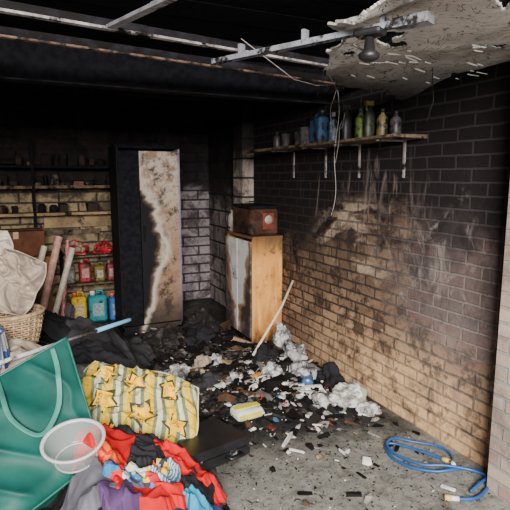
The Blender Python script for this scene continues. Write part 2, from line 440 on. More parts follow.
a.lathe((2.10,4.206,1.215),[(0.001,0),(.040,0),(.040,.004),(0.001,.005)],simple('pale_label',(.36,.30,.27),.7,soot=.25,sootscale=20),rot=(math.pi/2,0,0))
a.tube([(2.00,4.42,1.345),(2.00,4.42,1.375),(2.11,4.42,1.375),(2.11,4.42,1.345)],.006,charw)
a.build('charred_box')
a=Acc(); a.lathe((1.985,4.71,1.065),[(.07,0),(.085,.03),(.09,.12),(.075,.19),(.06,.22),(.055,.22),(.07,.12)],simple('scorched_kettle_metal',(.30,.26,.24),.5,metal=.2,soot=.3))
a.tube([(1.91,4.69,1.10),(1.86,4.67,1.14),(1.87,4.67,1.24),(1.92,4.69,1.26)],.009,blackm); a.build('burnt_kettle')

a=Acc(); wood=simple('pale_wood_stick',(.66,.56,.46),.6,vary=.2)
a.tube([(2.225,3.95,.67),(2.05,3.84,.47),(1.66,3.60,.16)],.011,wood)
a.build('broom_handle')

# ------------------------------------------------------------------ wall shelf with bottles
burntwood=simple('burnt_shelf_board',(.13,.095,.065),.8,vary=.5,scale=18,bump=.4,soot=.38,sootscale=8)
brk=simple('bracket_smoked_metal',(.26,.23,.22),.5,metal=.1,vary=.3,soot=.34,sootscale=14)
a=Acc(); a.box((2.115,3.42,1.845),(.26,2.10,.018),burntwood,jit=.004); SH=1.856
for yy in(2.56,3.03,3.47,3.99):
    a.box((2.243,yy,1.72),(.010,.016,.24),brk); a.box((2.13,yy,1.830),(.22,.018,.010),brk)
a.build('bracket_shelf')
def bottle(name,x,y,h,r,col,kind='b',cap=(.02,.02,.02),rough=.45):
    a=Acc(); m=simple(name+'_mat',col,rough,vary=.4,soot=.42,sootscale=18); cm=simple(name+'_cap',cap,.5)
    if kind=='b': a.lathe((x,y,SH),[(r*.9,0),(r,.008),(r,h*.62),(r*.8,h*.72),(r*.32,h*.82),(r*.32,h*.88)],m,n=18); a.lathe((x,y,SH+h*.86),[(r*.42,0),(r*.42,h*.14),(r*.3,h*.145)],cm,n=14)
    elif kind=='t':
        a.lathe((x,y,SH),[(r*.95,0),(r,.006),(r,h*.96),(r*1.04,h*.97),(r*1.04,h),(r*.9,h)],m,n=20)
    elif kind=='s':
        a.lathe((x,y,SH),[(r*.9,0),(r,.01),(r,h*.5),(r*.75,h*.66),(r*.3,h*.76),(r*.3,h*.82)],m,n=18,sy=.7)
        a.box((x-.01,y,SH+h*.88),(r*1.5,r*.6,h*.12),cm); a.tube([(x-.02,y,SH+h*.84),(x-.03,y,SH+h*.74),(x-.02,y,SH+h*.68)],.005,cm,n=6)
    elif kind=='j':
        a.rbox((x,y,SH+h*.4),(r*1.3,r*2,h*.8),r*.3,m); a.lathe((x,y-r*.5,SH+h*.8),[(r*.3,0),(r*.3,h*.1),(r*.35,h*.1),(r*.35,h*.2)],cm,n=12)
        a.tube([(x,y-r*.2,SH+h*.8),(x,y+r*.1,SH+h*.93),(x,y+r*.6,SH+h*.9),(x,y+r*.75,SH+h*.78)],r*.13,m,n=8)
    return a.build(name)
bottle('plastic_jerrycan',2.12,3.38,.25,.075,(.04,.10,.19),'j')
bottle('spray_can',2.14,3.22,.22,.035,(.14,.20,.30),'b',(.25,.25,.27))
bottle('paint_tin',2.12,3.56,.14,.06,(.07,.07,.08),'t')
bottle('spray_bottle',2.12,3.02,.26,.04,(.03,.03,.04),'s')
bottle('green_bottle',2.12,2.86,.21,.04,(.13,.20,.04),'b',(.03,.08,.03))
bottle('spray_bottle',2.10,2.74,.25,.04,(.04,.05,.03),'s',(.12,.10,.03))
bottle('yellow_bottle',2.13,2.65,.18,.035,(.22,.18,.07),'b')
bottle('paint_tin',2.15,3.72,.12,.05,(.08,.07,.07),'t')
bottle('glass_jar',2.13,3.93,.12,.04,(.05,.045,.045),'t')
bottle('charred_bottle',2.13,4.1,.15,.035,(.05,.045,.04),'b')
bottle('charred_bottle',2.13,2.52,.15,.035,(.07,.065,.07),'b')
a=Acc(); cab=simple('smoked_cable',(.30,.27,.26),.6,vary=.3,soot=.2,sootscale=10)
pts=[]
for i in range(50):
    t=i/49; z=2.2-t*.86; pts.append((1.93+.02*math.sin(t*9)+.02*t,2.86+.015*math.sin(t*6+1)+.08*t*t,z))
a.tube(pts,.0022,cab,n=6)
pts=[(1.93,2.86,2.2),(1.90,2.9,2.05),(1.93,2.93,1.9),(1.97,2.86,1.93),(1.95,2.80,2.02),(1.93,2.83,1.93),(1.96,2.88,1.83),(1.95,2.90,1.70)]
a.tube(pts,.0018,cab,n=6)
a.tube([(1.3,1.9,2.19),(1.5,2.3,2.12),(1.75,2.6,2.11),(1.93,2.86,2.2)],.002,cab,n=6)
a.tube([(2.0,2.1,2.17),(2.02,2.1,2.0),(2.0,2.12,1.9)],.002,blackm,n=6)
a.tube([(1.0,2.3,2.25),(1.4,2.5,2.13),(1.7,2.75,2.16),(1.93,2.86,2.2)],.0022,cab,n=6)
a.tube([(1.5,2.35,2.18),(1.55,2.5,2.05),(1.7,2.7,2.08),(1.9,2.86,2.19)],.002,blackm,n=6)
a.build('hanging_cable')

# ------------------------------------------------------------------ back shelving
kids=[]
a=Acc()
plank=simple('tan_plank',(.30,.21,.12),.8,vary=.35,scale=6,soot=.2)
for z,m in((1.50,burntwood),(1.205,plank),(1.72,charw)):
    a.box((.15,6.09,z),(1.9,.28,.03),m,jit=.003)
for x in(-.75,.15,1.03):
    a.box((x,5.95,1.0),(.03,.03,2.0),charw); a.box((x,6.215,1.0),(.03,.03,2.0),charw)
a.box((.62,6.20,1.10),(.75,.02,.13),plank); a.box((.55,6.20,.98),(.6,.02,.05),burntwood)
kids.append(a.build('frame'))
a=Acc(); cl=[simple('char_a',(.012,.010,.010),.8,bump=.5),simple('char_b',(.035,.025,.02),.8,bump=.5),simple('char_c',(.12,.09,.07),.8,bump=.5,soot=.4),simple('char_d',(.16,.07,.05),.8,bump=.5,soot=.5)]
for z,wt in((1.517,(4,3,2,.6)),(1.737,(5,3,1,0)),(1.222,(4,3,1.5,.5))):
    x=-.75
    while x<1.0:
        w=random.uniform(.03,.12); h=random.uniform(.03,.15 if z!=1.222 else .10); m=random.choices(cl,wt)[0]
        if z==1.222 and random.random()<.45: x+=w; continue
        if random.random()<.5: a.box((x+w/2,6.07,z+h/2),(w,random.uniform(.1,.2),h),m,jit=.012)
        else: a.lathe((x+w/2,6.05,z),[(w*.4,0),(w*.42,h*.7),(w*.25,h),(w*.2,h)],m,n=12)
        x+=w+random.uniform(.0,.03)
kids.append(a.build('charred_shelf_items'))
parent_to('storage_shelving',kids)
def carton(name,c,size,col,rz=0):
    a=Acc(); m=simple(name+'_board',col,.85,vary=.25,scale=6,soot=.12); tp=simple(name+'_tape',(.30,.20,.10),.4)
    sx,sy,sz=size; t=.006
    M=Euler((0,0,rz)).to_matrix()
    def L(dx,dy,dz): return V(c)+M@V((dx,dy,dz))
    a.box(L(0,-sy/2,0),(sx,t,sz),m,rot=(0,0,rz)); a.box(L(0,sy/2,0),(sx,t,sz),m,rot=(0,0,rz))
    a.box(L(-sx/2,0,0),(t,sy,sz),m,rot=(0,0,rz)); a.box(L(sx/2,0,0),(t,sy,sz),m,rot=(0,0,rz)); a.box(L(0,0,-sz/2+.003),(sx,sy,t),m,rot=(0,0,rz))
    a.box(L(0,-sy/4,sz/2-.004),(sx,sy/2-.003,t),m,rot=(.02,0,rz)); a.box(L(0,sy/4,sz/2-.004),(sx,sy/2-.003,t),m,rot=(-.02,0,rz))
    a.box(L(0,0,sz/2),(sx+.004,.05,.002),tp,rot=(0,0,rz)); a.box(L(0,-sy/2-.004,sz*.36),(.05,.002,sz*.28),tp,rot=(0,0,rz))
    a.build(name)
carton('cardboard_box',(-.05,5.70,.255),(.60,.42,.50),(.12,.07,.045),.0)
carton('cardboard_box',(-.02,5.70,.66),(.60,.42,.30),(.20,.10,.05),-.04)
carton('cardboard_box',(-.06,5.70,.945),(.52,.38,.25),(.11,.045,.025),.05)
a=Acc()
for z in(.40,.72):
    a.box((.70,6.03,z),(.64,.22,.018),burntwood)
for x in(.39,1.01):
    for y in(5.91,6.15): a.box((x,y,.40),(.022,.022,.80),charw)
a.build('storage_rack')
def container(name,x,y,z,w,d,h,col,capc=(.7,.7,.7)):
    a=Acc(); m=simple(name+'_plastic',col,.4,vary=.3,soot=.28,sootscale=12); lb=simple(name+'_label',tuple(min(1,q*.5+.18) for q in col),.5,vary=.5,scale=40); cm=simple(name+'_cap',capc,.4)
    a.rbox((x,y,z+h*.42),(w,d,h*.84),min(w,d)*.22,m); a.box((x,y-d/2-.002,z+h*.4),(w*.6,.003,h*.4),lb)
    a.lathe((x-w*.25,y,z+h*.84),[(w*.14,0),(w*.14,h*.12),(w*.12,h*.13)],cm,n=14)
    a.tube([(x-w*.05,y,z+h*.82),(x,y,z+h*.97),(x+w*.28,y,z+h*.95),(x+w*.36,y,z+h*.80)],w*.07,m,n=8)
    a.build(name)
container('teal_jerrycan',.73,5.78,0,.20,.15,.36,(.02,.24,.28))
container('blue_jerrycan',.93,5.76,0,.16,.14,.32,(.04,.14,.42),(.6,.1,.05))
container('yellow_container',.53,5.78,0,.16,.14,.36,(.68,.43,.02),(.6,.1,.05))
container('plastic_container',.47,6.03,.41,.12,.12,.25,(.20,.20,.17))
container('red_container',.64,6.03,.41,.13,.12,.27,(.34,.02,.02),(.3,.3,.3))
container('yellow_container',.80,6.03,.41,.12,.12,.22,(.20,.15,.03),(.1,.1,.1))
container('red_container',.94,6.03,.41,.11,.12,.24,(.22,.03,.03),(.2,.2,.2))
def crumple(name,c,size,mats,seed=0,amp=.5,rz=0,sub=5,f=1.,flatb=.35,d3=.10):
    bm=bmesh.new(); bmesh.ops.create_icosphere(bm,subdivisions=sub,radius=1)
    M=Euler((0,0,rz)).to_matrix()
    for v in bm.verts:
        p=v.co.normalized(); q=p*1.15*f+V((seed*7.1,seed*2.3,seed*1.9))
        w=noise.noise_vector(q*1.3)*.5
        a1=noise.voronoi((q+w)*1.2)[0]; a2=noise.voronoi((q+w)*2.6)[0]; a3=noise.voronoi((q+w)*7.5)[0]
        r=1.25-amp*1.0*a1[0]+amp*.9*noise.noise(q*1.3)-amp*.30*a2[0]-amp*d3*a3[0]
        p=p*r
        if p.z<-flatb: p.z=-flatb+ (p.z+flatb)*.1
        p=M@V((p.x*size[0],p.y*size[1],p.z*size[2]))
        v.co=p
    zmin=min(v.co.z for v in bm.verts)
    for v in bm.verts: v.co+=V(c)-V((0,0,zmin))
    me=bpy.data.meshes.new(name); bm.to_mesh(me); bm.free()
    for p in me.polygons: p.use_smooth=True
    me.materials.append(mats); o=bpy.data.objects.new(name,me); COL.objects.link(o); return o
def fabric(name,c,c2=None,rough=.85,scale=30,vary=.2,soot=0):
    m=Mat(name); o=m.obj(); n=m.noise(o,scale*.3,4,.6)
    col=m.mix(m.mr(n,.3,.7),tuple(x*(1-vary) for x in c),tuple(min(1,x*(1+vary)) for x in c))
    if c2:
        k=m.mr(m.noise(o,9,3,.5,.8),.50,.53); col=m.mix(k,col,c2)
    if soot: col=m.mix(m.mr(m.noise(o,11,5,.7),.48,.60,0,soot),col,(.02,.018,.018))
    m.set(Base_Color=col,Roughness=rough,Specular_IOR_Level=.25); m.bump(m.noise(o,260,2,.5),.15,.002); return m.m
redbag=fabric('red_plastic',(.50,.015,.015),(.30,.20,.16),.4,soot=.6)
crumple('red_shopping_bag',(.56,6.0,.733),(.12,.09,.12),redbag,3)
crumple('red_shopping_bag',(.85,6.0,.733),(.12,.09,.10),fabric('red_plastic2',(.42,.02,.03),None,.4,soot=.8),5)
crumple('folded_clothing',(.36,5.50,.0),(.10,.10,.27),fabric('dark_grey_cloth',(.10,.09,.10)),6)
a=Acc(); a.tube([(1.03,5.80,0),(1.03,5.80,.92)],.022,whitem,n=14); a.lathe((1.03,5.80,.86),[(.029,0),(.029,.07),(.022,.07)],whitem); a.build('white_drain_pipe')
a=Acc(); rp=simple('pink_wrapping',(.50,.27,.22),.6,vary=.3,scale=20); rw=simple('cream_wrapping',(.52,.45,.36),.6,vary=.2)
for (p,q,m,r) in(((.12,5.20,.25),(.34,5.36,1.02),rp,.036),((.24,5.18,.25),(.46,5.34,.90),rw,.030),((.0,5.22,.25),(.2,5.38,.93),rw,.03),((.32,5.22,.2),(.42,5.36,.98),simple('patterned_wrapping',(.30,.10,.10),.5,vary=.9,scale=40),.022)):
    a.tube([p,q],r,m,n=16,cap=False); a.tube([q,V(q)+(V(q)-V(p))*.004],r*.5,charw,n=12)
a.build('wrapping_paper_rolls')

# ------------------------------------------------------------------ rubbish heap (left)
def sst(a,b,x):
    t=max(0,min(1,(x-a)/(b-a))); return t*t*(3-2*t)
def H(x,y):
    xe=1.0+.05*math.sin(y*3)
    s=max(0,min(1.15,(xe-x)/(xe+.2)))
    h=.60*s*min(1,s*3)
    h*=sst(1.35,1.8,y)
    h*=1-.55*sst(3.9,5.0,y)
    dip=sst(.22,.02,x)*sst(2.45,2.3,y)
    h=h*(1-dip)+min(h,.20)*dip
    h+=.03*nz(x*5,y*5,.5)*min(1,s*4)
    return max(h,0)
heapm=Mat('mixed_dark_rubbish'); o_=heapm.obj()
g=heapm.sep(heapm.vor(o_,7))
c=heapm.ramp(g[0],[(0,(.015,.014,.016)),(.35,(.04,.035,.035)),(.55,(.09,.08,.08)),(.72,(.02,.025,.04)),(.86,(.15,.12,.10)),(.95,(.16,.04,.04))],True)
heapm.set(Base_Color=heapm.mix(heapm.mr(heapm.noise(o_,8,5,.7),.45,.6,0,.8),c,(.02,.018,.018)),Roughness=.9,Specular_IOR_Level=.15); heapm.bump(heapm.noise(o_,25,5,.7),.8,.02)
a=Acc()
def hf(u,v):
    x=-.945+u*2.05; y=1.3+v*4.1
    h=H(x,y)
    return V((x,y,h-.004+ (.05*fold(x,y,2,1.6)*min(1,h*8))-.03))
a.surf(hf,110,200,heapm.m)
pile=[a.build('heap_base')]

def garment(name,cx,cy,rx,ry,rz,mat,seed,amp=.05,lift=.02,f=1.,n=80,th=.004,hump=0,square=.5):
    ca,sa=math.cos(rz),math.sin(rz); a=Acc()
    def fn(u,v):
        p=(u-.5)*2;q=(v-.5)*2
        r=max(abs(p),abs(q))
        if r>1e-6:
            l=math.hypot(p,q)/r; k=(1-square)*(1/l-1)+1; p*=k;q*=k
        ang=math.atan2(q,p); k=1+.28*nz(math.cos(ang)*1.6+seed,math.sin(ang)*1.6,seed*.7)+.10*nz(math.cos(ang)*5,math.sin(ang)*5,seed)
        x=cx+(p*rx*ca-q*ry*sa)*k; y=cy+(p*rx*sa+q*ry*ca)*k
        w=noise.noise_vector(V((x*7,y*7,seed)))*.02; x+=w.x;y+=w.y
        e=min(1,(1-r)*5)
        z=H(x,y)+lift*(.3+.7*e)+amp*fold(x,y,seed,f)*(.35+.65*e)+hump*math.cos(min(1,r)*math.pi/2)
        return V((x,y,z))
    a.surf(fn,n,n,mat); o=a.build(name,solid=th,offset=1); pile.append(o); return o
def stripes(name,c1,c2,fr,c3=None,axis=0,rough=.8):
    m=Mat(name); u=m.sep(m.uv())[axis]
    w=m.math('FRACT',m.mul(u,fr))
    st=[(0,c1),(.5,c2)] if not c3 else [(0,c1),(.4,c2),(.7,c3)]
    m.set(Base_Color=m.ramp(w,st,True),Roughness=rough,Specular_IOR_Level=.2); return m.m
def multi(name,cols,scale=12,rough=.8):
    m=Mat(name); o=m.obj(); w=m.noise(o,5,2,.5,col=True)
    n=m.t.nodes.new('ShaderNodeVectorMath'); n.operation='MULTIPLY_ADD'; m.put(n.inputs[0],w); n.inputs[1].default_value=(.15,)*3; m.put(n.inputs[2],o)
    g=m.sep(m.vor(n.outputs[0],scale))
    m.set(Base_Color=m.ramp(g[0],[(i/len(cols),c) for i,c in enumerate(cols)],True),Roughness=rough,Specular_IOR_Level=.2); return m.m
red=fabric('red_cloth',(.46,.005,.008)); blk=fabric('black_cloth',(.012,.012,.015)); gry=fabric('grey_cloth',(.10,.10,.12)); dk=fabric('charcoal_cloth',(.03,.029,.033))
wht=fabric('offwhite_cloth',(.46,.42,.36),soot=.15); coral=fabric('coral_cloth',(.70,.10,.015)); teal=fabric('turquoise_cloth',(.02,.20,.32)); purp=fabric('purple_cloth',(.07,.035,.10)); navy=fabric('navy_cloth',(.015,.025,.08)); beige=fabric('beige_cloth',(.34,.28,.22),soot=.15)
mp=multi('multicolour_print',[(.5,.5,.48),(.62,.13,.02),(.04,.18,.40),(.6,.42,.03),(.5,.01,.03),(.03,.03,.05),(.02,.02,.03)],24)
mp2=multi('blue_white_print',[(.5,.5,.5),(.02,.16,.34),(.55,.02,.02),(.03,.05,.16),(.06,.06,.09)],22)
garment('grey_blanket',.15,1.88,.13,.13,.2,gry,11,.06,.06,1.2)
garment('purple_shirt',.27,1.80,.08,.05,.5,purp,12,.05,.06,1.3)
garment('red_trousers',.36,1.84,.12,.08,-.2,red,42,.06,.05,1.3)
garment('dark_trousers',.55,1.86,.22,.14,-.2,navy,13,.05,.03,1.2)
garment('black_hoodie',.52,2.20,.26,.13,-.3,blk,33,.07,.05,1.3)
garment('red_jacket',.30,2.17,.17,.15,-.35,red,14,.08,.07,1.3)
garment('red_jacket',.60,2.14,.23,.06,-.55,red,15,.07,.08,1.4)
garment('orange_top',.36,2.05,.12,.09,.3,coral,16,.07,.06,1.4)
garment('printed_dress',.43,1.98,.14,.08,.9,mp,17,.07,.07,1.4)
garment('striped_shirt',.50,1.98,.06,.10,-.5,stripes('striped_cloth',(.5,.5,.5),(.03,.17,.30),11),18,.06,.08,1.3)
garment('turquoise_top',.60,1.86,.07,.06,.2,teal,19,.06,.07,1.4)
garment('printed_scarf',.32,1.93,.09,.06,-.3,mp2,20,.06,.08,1.4)
garment('black_scarf',.43,2.10,.06,.13,-.5,blk,34,.05,.10,1.4)
garment('red_socks',.49,1.87,.08,.06,.2,red,21,.05,.07,1.4)
garment('black_leggings',.66,2.00,.05,.13,-.7,blk,41,.05,.08,1.4)
garment('black_coat',.50,3.35,.33,.30,.2,blk,22,.10,.05,1.,hump=.10)
garment('black_trousers',.75,3.1,.18,.28,.5,blk,23,.08,.03,1.2)
garment('charcoal_coat',.55,3.95,.32,.35,.1,dk,24,.10,.05,1.,hump=.12)
garment('grey_jumper',.30,3.05,.18,.16,.1,fabric('dark_grey_knit',(.10,.10,.11)),25,.07,.06,1.2,hump=.05)
garment('beige_throw',-.02,3.02,.22,.20,.3,beige,26,.07,.06,1.,hump=.06)
garment('charcoal_fleece',.75,4.4,.3,.35,.1,dk,27,.09,.03,1.)
garment('navy_blanket',.2,4.3,.35,.4,.1,blk,28,.10,.05,1.,hump=.08)
garment('striped_towel',-.22,2.90,.12,.16,.1,stripes('blue_white_stripe',(.4,.4,.43),(.05,.10,.25),10),31,.06,.22,1.2)
parent_to('clothes_pile',pile)

def pillow(c,U_,V_,mat,hw,hh,seed=0,wr=.018,n=60,fat=.11,sq=.35):
    U_=V(U_).normalized(); Nn=U_.cross(V(V_)).normalized(); V2=Nn.cross(U_); c=V(c)
    def S(u,v,side,off=0):
        p=u*2-1;q=v*2-1
        r=max(abs(p),abs(q)); k=1
        if r>1e-6:
            l=math.hypot(p,q)/r; k=1+sq*(1/l-1)*r
        ang=math.atan2(q,p); k*=1+.10*nz(math.cos(ang)*1.7+seed*5,math.sin(ang)*1.7,seed)*r
        x=p*hw*k; y=q*hh*k
        b=max(0,(1-abs(p)**2.6)*(1-abs(q)**2.6))**.55
        d=fat*b+wr*(fold(x*2+seed,y*2,seed,1.2)-.4)*min(1,b*3)*1.4+.03*nz(x*4+seed,y*4,1)*side+off
        return c+U_*x+V2*y+Nn*d*side
    a=Acc(); a.surf(lambda u,v:S(u,v,1),n,n,mat); a.surf(lambda u,v:S(u,v,-1),n,n,mat,flip=True)
    rim=[S(t,0,1) for t in [i/20 for i in range(21)]]+[S(1,t,1) for t in [i/20 for i in range(1,21)]]+[S(1-t,1,1) for t in [i/20 for i in range(1,21)]]+[S(0,1-t,1) for t in [i/20 for i in range(1,21)]]
    a.tube(rim,.006,mat,n=6,cap=False)
    return a,S
def duvet_mat():
    m=Mat('striped_star_fabric'); u=m.uv(); x,y,z=m.sep(u)
    w=m.math('FRACT',m.mul(m.plus(x,m.mul(y,.25)),6))
    c=m.ramp(w,[(0,(.52,.52,.34)),(.22,(.14,.17,.10)),(.40,(.60,.44,.07)),(.62,(.60,.38,.01)),(.84,(.17,.19,.10))],True)
    m.set(Base_Color=c,Roughness=.85,Specular_IOR_Level=.2); return m.m
pa,S=pillow((.49,2.66,.31),(.84,-.48,-.22),(.30,.62,.60),duvet_mat(),.36,.28,3,.07,fat=.13,sq=.42)
ys=simple('yellow_star_fabric',(.84,.46,.005),.8,vary=.12); dl=simple('dark_outline_fabric',(.05,.045,.025),.8)
for (u0,v0,r,rt) in((.20,.80,.095,.2),(.47,.74,.095,.9),(.76,.76,.09,.5),(.30,.48,.095,1.2),(.60,.44,.10,.1),(.86,.44,.08,.8),(.13,.22,.08,.4),(.45,.19,.09,.7),(.74,.16,.085,1.1)):
    for (k,off,mt) in((1.32,.004,dl),(1,.007,ys)):
        ring=[]
        for i in range(10):
            an=rt+i*math.pi/5; rr=r*k*(1 if i%2==0 else .56); ring.append((u0+math.cos(an)*rr,v0+math.sin(an)*rr*1.25))
        vs=[];fs=[];NR=8
        for q in range(NR+1):
            for (uu,vv) in ring:
                vs.append(S(min(1,max(0,u0+(uu-u0)*q/NR)),min(1,max(0,v0+(vv-v0)*q/NR)),1,off))
        for q in range(NR):
            for i in range(10):
                j=(i+1)%10; fs.append((q*10+i,q*10+j,(q+1)*10+j,(q+1)*10+i))
        pa.add(vs,fs,mt,smooth=True)
pa.build('star_patterned_cushion')
pa,_=pillow((-.13,3.36,1.0),(.85,-.3,-.35),(.3,.25,.9),beige,.23,.19,5,.07,fat=.09,sq=.4); pa.build('beige_cushion')
pa,_=pillow((-.26,3.46,1.13),(.9,-.3,.1),(.1,.3,.9),wht,.21,.15,6,.06,fat=.08,sq=.4); pa.build('white_cushion')

a=Acc(); wick=simple('wicker',(.36,.26,.16),.7,vary=.35,scale=30); bx,by,bz=-.12,3.30,.60
NS=28
for i in range(NS):
    t=2*math.pi*i/NS
    a.tube([(bx+math.cos(t)*r,by+math.sin(t)*r*.8,bz+z) for r,z in((.17,0),(.195,.09),(.21,.19))],.006,wick,n=5)
for k in range(13):
    z=.008+k*.0145; r=.17+.04*k/12
    a.tube([(bx+math.cos(t)*(r+.008*(1 if (j+k)%2 else -1)),by+math.sin(t)*(r*.8+.008*(1 if (j+k)%2 else -1)),bz+z) for j,t in enumerate([2*math.pi*q/NS for q in range(NS+1)])],.0065,wick,n=5,cap=False)
a.tube([(bx+math.cos(t)*.215,by+math.sin(t)*.172,bz+.20) for t in [2*math.pi*q/40 for q in range(41)]],.013,wick,n=8,cap=False)
a.lathe((bx,by,bz),[(.001,0),(.17,0),(.17,.01),(.001,.01)],wick,sy=.8)
a.build('wicker_basket')

def toteM():
    m=Mat('green_woven_plastic'); o=m.obj()
    n=m.noise(o,5,4,.6); f=m.noise(o,150,2,.5)
    c=m.mix(m.mr(n,.3,.7),(.003,.058,.048),(.006,.090,.074))
    m.set(Base_Color=c,Roughness=.6,Specular_IOR_Level=.3); m.bump(f,.1,.003); return m.m
tm=toteM(); strap=simple('green_webbing',(.05,.22,.18),.6,vary=.15); tm2=simple('green_piping',(.015,.10,.08),.5)
TR=V((.17,2.57,.82)); BR=V((.265,2.19,.37)); TL=V((-.42,2.47,.57)); BL=V((-.26,1.96,.20))
Nn=(TL-TR).cross(BR-TR).normalized()
if Nn.dot(V((0,-1,1)))<0: Nn=-Nn
def face(u,v,side=1,off=0):
    b=max(0,math.sin(math.pi*u)*math.sin(math.pi*v))**.6
    p=TR.lerp(TL,u).lerp(BR.lerp(BL,u),v)
    cre=.03*(1-abs(noise.noise(V((u*3+v*2.5,v*1.2,4)))))**6+.05*noise.noise(V((u*2.2,v*2.4,7)))
    return p+Nn*((.035*b+cre*min(1,b*2)+off)*1.0 if side>0 else -.17-.02*b)
a=Acc(); a.surf(lambda u,v:face(u,v),80,80,tm); a.surf(lambda u,v:face(u,v,-1),12,12,tm)
cc=(TR+TL+BR+BL)/4
for e in range(4):
    def ef(u,v,e=e):
        q={0:(u,0),1:(u,1),2:(0,u),3:(1,u)}[e]
        A=face(*q);B=face(*q,-1)
        p=A.lerp(B,v); d=(p-cc); d-=Nn*d.dot(Nn); return p-d.normalized()*.025*math.sin(math.pi*v)
    a.surf(ef,40,8,tm)
    a.tube([face(*({0:(t,0),1:(t,1),2:(0,t),3:(1,t)}[e])) for t in [i/24 for i in range(25)]],.006,tm2,n=6)
def strapline(pts,w=.013):
    P=[]; n=len(pts)
    for i in range((n-1)*8+1):
        t=i/8; k=min(int(t),n-2); f_=t-k
        p0=pts[max(k-1,0)];p1=pts[k];p2=pts[k+1];p3=pts[min(k+2,n-1)]
        q=[.5*((2*p1[j])+(-p0[j]+p2[j])*f_+(2*p0[j]-5*p1[j]+4*p2[j]-p3[j])*f_**2+(-p0[j]+3*p1[j]-3*p2[j]+p3[j])*f_**3) for j in range(3)]
        P.append(face(q[0],q[1],1,.012+q[2]))
    a.tube(P,w,strap,n=8,flat=tuple(Nn))
strapline([(.12,.03,0),(.13,.25,0),(.20,.50,.02),(.36,.62,.04),(.50,.42,.03),(.52,.20,.01),(.53,.03,0)])
a.build('green_storage_bag')

bm_=Mat('clear_plastic'); bm_.set(Base_Color=(.62,.64,.63),Roughness=.15,Alpha=.28)
bm2=Mat('clear_plastic_rim'); bm2.set(Base_Color=(.72,.73,.72),Roughness=.2,Alpha=.6)
a=Acc(); bc=(.145,2.03,.475); br=(.22,-.10,0)
a.shell(bc,[(.001,0),(.080,0),(.090,.010),(.112,.090)],bm_.m,rot=br)
a.shell(bc,[(.110,.090),(.112,.096),(.124,.097),(.125,.090),(.112,.088)],bm2.m,rot=br)
a.shell(bc,[(.078,.001),(.083,.000),(.083,.005),(.079,.006)],bm2.m,rot=br)
a.build('plastic_bowl')

a=Acc(); lb=simple('light_blue_plastic',(.20,.48,.72),.4,vary=.1)
P0=V((.72,3.82,.52)); P1=V((-.14,2.68,.70)); a.tube([P0,P0.lerp(P1,.02),P0.lerp(P1,.35)],.015,lb,n=12); a.tube([P0.lerp(P1,.35),P1],.011,whitem,n=10)
a.build('mop_handle')

a=Acc(); cm=simple('black_case_shell',(.010,.010,.012),.4,vary=.3)
a.rbox((.83,2.45,.125),(.44,.32,.055),.03,cm,rot=(.02,.10,.35)); a.rbox((.83,2.45,.182),(.44,.32,.055),.03,cm,rot=(.02,.10,.35))
a.tube([(.90,2.29,.15),(.92,2.26,.15),(1.00,2.29,.14),(.99,2.32,.14)],.009,cm)
for t in(-.12,.12): a.box((.83+.02+t*.94,2.45-.155+t*.34,.155-t*.1),(.04,.012,.04),steel,rot=(.02,.10,.35))
a.build('black_briefcase')

# ------------------------------------------------------------------ ash and debris (centre)
def G(x,y):
    d=max(0,1-((x-1.50)/.80)**2)*max(0,1-((y-4.0)/1.25)**2)
    return max(0,d*.13*(.7+.8*nz(x*3,y*3,8)))
ashm=Mat('wet_ash'); o_=ashm.obj(); n1=ashm.noise(o_,9,6,.75)
c=ashm.ramp(n1,[(.3,(.006,.006,.006)),(.48,(.016,.014,.013)),(.58,(.06,.05,.045)),(.72,(.19,.17,.155))])
ashm.set(Base_Color=c,Roughness=.85,Specular_IOR_Level=.3); ashm.bump(ashm.noise(o_,40,6,.75),.9,.02)
a=Acc()
def af(u,v):
    x=.72+u*1.52;y=2.6+v*2.6; g=G(x,y); k=min(1,g*20)
    return V((x,y,g-.012+k*(.05*fold(x,y,5,2.2)+.03*nz(x*25,y*25)+.02*nz(x*9,y*9)-.015)))
a.surf(af,150,240,ashm.m); kids=[a.build('ash_pile')]
scr=[simple('scrap_char',(.008,.007,.007),.8),simple('scrap_brown',(.08,.045,.027),.85),simple('scrap_grey',(.22,.21,.20),.85),simple('scrap_white',(.60,.58,.55),.8),simple('scrap_blue',(.04,.12,.22),.6),simple('scrap_tan',(.26,.19,.12),.8),simple('scrap_red',(.35,.05,.03),.7)]
def scatter(name,N,fnpos,smin,smax,wts,seed):
    rnd=random.Random(seed); a=Acc()
    for i in range(N):
        x,y=fnpos(rnd)
        if x>2.2 or x<.5 or (x>1.85 and y>4.1): continue
        z=max(G(x,y)+.02*(G(x,y)>0.01),0)+.005; s=rnd.uniform(smin,smax)*(1 if rnd.random()<.85 else 1.6); m=rnd.choices(scr,wts)[0]
        rot=Euler((rnd.uniform(-.5,.5),rnd.uniform(-.5,.5),rnd.uniform(0,6.3))).to_matrix(); k=rnd.random()
        if k<.55:
            nn=rnd.randint(5,7); vs=[V((0,0,rnd.uniform(.1,.5)*s))]
            for j in range(nn):
                an=j*6.283/nn; r=s*rnd.uniform(.5,1); vs.append(V((math.cos(an)*r,math.sin(an)*r*.7,rnd.uniform(-.15,.25)*s)))
            vs=[rot@v+V((x,y,z)) for v in vs]; vs.append(V((x,y,z-.25*s)))
            fs=[(0,1+j,1+(j+1)%nn) for j in range(nn)]+[(nn+1,1+(j+1)%nn,1+j) for j in range(nn)]
            a.add(vs,fs,m)
        else:
            L=s*rnd.uniform(1.,2.2); w=s*rnd.uniform(.2,.5); h=s*rnd.uniform(.1,.3)
            e=rot.to_euler(); a.box((x,y,z+h*.3),(L,w,h),m,rot=(e.x*.5,e.y*.5,e.z),jit=s*.08)
    kids.append(a.build(name))
